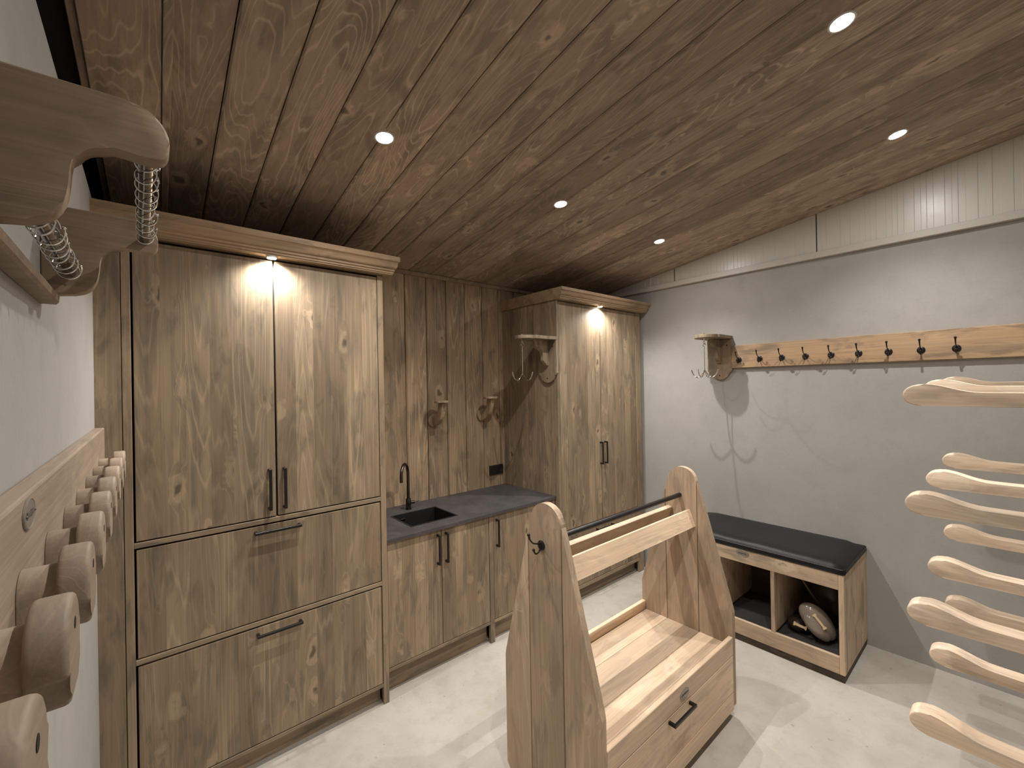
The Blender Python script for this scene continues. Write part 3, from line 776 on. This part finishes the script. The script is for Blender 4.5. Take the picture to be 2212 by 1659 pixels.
# ------------------------------------------------------------------ peg board on the left wall
pb = thing('peg_board', (-1.2, -2.33, 1.42), 'pine board with a row of round headed wooden bridle pegs along the left wall', 'coat rack')
BX = -1.1735
def bwood(y0, y1): return box('board', -1.2025, BX, y0, y1, 1.418, 1.643, PEG, pb, bev=.004, seg=2)
bwood(-2.72, -.035)
def Y(i): return -.3034-.1997*i
neckbm = None
for i in range(12):
    y = Y(i)
    if y < -2.68: break
    # neck: block with arched top
    pr = [(y+.031*math.cos(a), 1.523+.031*math.sin(a)) for a in [PI*k/10 for k in range(11)]] + [(y-.031, 1.465), (y+.031, 1.465)]
    nk = prism('peg', pr, 'x', BX+.0003, -1.138, PEG, pb, bev=.001, smooth=True)
    # head: arched top, small step, then tapering down
    top = [(y+.043*math.cos(a), 1.532+.043*math.sin(a)) for a in [PI*k/16 for k in range(17)]]
    side = [(-.043, 1.513), (-.041, 1.508), (-.036, 1.505), (-.033, 1.496), (-.031, 1.482), (-.026, 1.476)]
    prof = top + [(y+a, b) for a, b in side] + [(y-a, b) for a, b in reversed(side)]
    hd = prism('head', prof, 'x', -1.1378, -1.1065, PEG, nk, bev=.0055, smooth=True, seg=3)
    join('screw_hole', [lambda bm: adisc(bm, (-1.1064, y, 1.545), 'x', .0058, .0008, 16)], DARK, nk)
pb.rotation_euler = (0, 0, -.0076)
badge(pb, (BX, -1.452, 1.616), 'x+', .036, .021, 'oval pewter maker badge')

# ------------------------------------------------------------------ blanket rack above
br = thing('blanket_rack', (-1.18, -1.35, 1.95), 'wooden wall rack above the pegs, two scalloped brackets carrying chrome tubes', 'rack')
bp_ = [(-1.1935, 2.153), (-1.058, 2.152)] + bez((-1.050, 2.1515), (-1.032, 2.148), (-1.015, 2.135), (-1.0142, 2.110), 8) + bez((-1.0142, 2.105), (-1.0145, 2.092), (-1.019, 2.084), (-1.030, 2.082), 5)[1:] \
    + [(-1.045, 2.084), (-1.060, 2.086)] + bez((-1.070, 2.0865), (-1.094, 2.087), (-1.106, 2.074), (-1.109, 2.050), 7) + bez((-1.1105, 2.030), (-1.114, 2.000), (-1.120, 1.984), (-1.145, 1.979), 7) + [(-1.1935, 1.972)]
for yb in (-1.600, -1.100): prism('bracket', bp_, 'y', yb, yb+.028, RACK, br, bev=.0035, smooth=True, seg=3)
lg = [(-1.1935, 1.954), (-1.172, 1.954), (-1.168, 1.959), (-1.167, 1.971), (-1.1935, 1.971)]
prism('wall_ledger', lg, 'y', -1.76, -1.101, RACK, br, bev=.002)
TB = [(-1.038, 2.108), (-1.152, 2.022)]
for (tx, tz) in TB: tube('tube', [(tx, -1.5705, tz), (tx, -1.1015, tz)], .0092, TUBEM, br, 20, label='chrome tube')
hooksrc = {}
ords = ['nearest', 'second', 'third', 'fourth', 'fifth', 'sixth', 'seventh', 'eighth', 'ninth', 'tenth']
for ti, (tx, tz) in enumerate(TB):
    r = .0125 if ti == 0 else .0155
    P = []
    for k in range(40):
        a = -math.radians(-20 + 10.*k); q = k/39
        rr = r*(1.28-.28*min(1, q*2.2))
        P.append((rr*math.cos(a), -.020+.040*q, rr*1.1*math.sin(a)-.004*(1-q)))
    tot = 10 if ti == 0 else 10
    src = None
    for j in range(tot):
        yy = -1.532 + .0428*j + (.006 if j % 2 else 0)
        lab = '%s wire hook counted from the camera on the %s chrome tube' % (ords[j] if j < 9 else 'farthest', 'outer' if ti == 0 else 'inner')
        if src is None:
            bm = bmesh.new(); atube(bm, P, .0012, 7); asphere(bm, P[0], .0026, 8, 6)
            src = obj('wire_hook', bm, CHROME, None, origin=(0, 0, 0), smooth=True); o = src
        else:
            o = src.copy(); COL.objects.link(o)
        o.location = (tx, yy, tz-.0015); o.rotation_euler = (0, random.uniform(-.12, .12), random.uniform(-.2, .2))
        tag(o, lab, 'hook', 'wire hooks on the %s chrome tube' % ('outer' if ti == 0 else 'inner'))

# ------------------------------------------------------------------ racks with paddle arms (right edge of the picture)
ap = None
where = {.80: 'nearest of the three arm racks on the right, four long pale paddle arms', 1.29: 'middle of the three arm racks on the right, four pale paddle arms',
         1.86: 'farthest of the three arm racks on the right, four pale paddle arms'}
prof = bez((-2.270, .041), (-2.220, .041), (-2.190, .066), (-2.145, .068), 8) + bez((-2.145, .068), (-2.112, .069), (-2.094, .052), (-2.094, .034), 6)[1:] \
    + bez((-2.094, .034), (-2.094, .012), (-2.112, 0), (-2.140, 0), 6)[1:] + [(YF+.033, 0.), (YF+.033, .041)]
for xa, lab in where.items():
    rk = thing('arm_rack', (xa+.035, YF+.016, .5), lab, 'rack', 'saddle pad racks with paddle arms')
    box('upright', xa-.03, xa+.10, YF+.001, YF+.0325, .45, 1.95, ARM, rk, bev=.002)
    src = None
    for z in (1.692, 1.350, 1.007, .665):
        if z > 1.6: z += {.80: 0, 1.29: .012, 1.86: .022}[xa]
        if src is None:
            src = prism('arm', [(a, b+z) for a, b in prof], 'x', xa, xa+.064, ARM, rk, bev=.005, smooth=True, seg=3)
            z0_ = z
        else:
            o = src.copy(); COL.objects.link(o); o.location = src.location + Vector((0, 0, z-z0_))
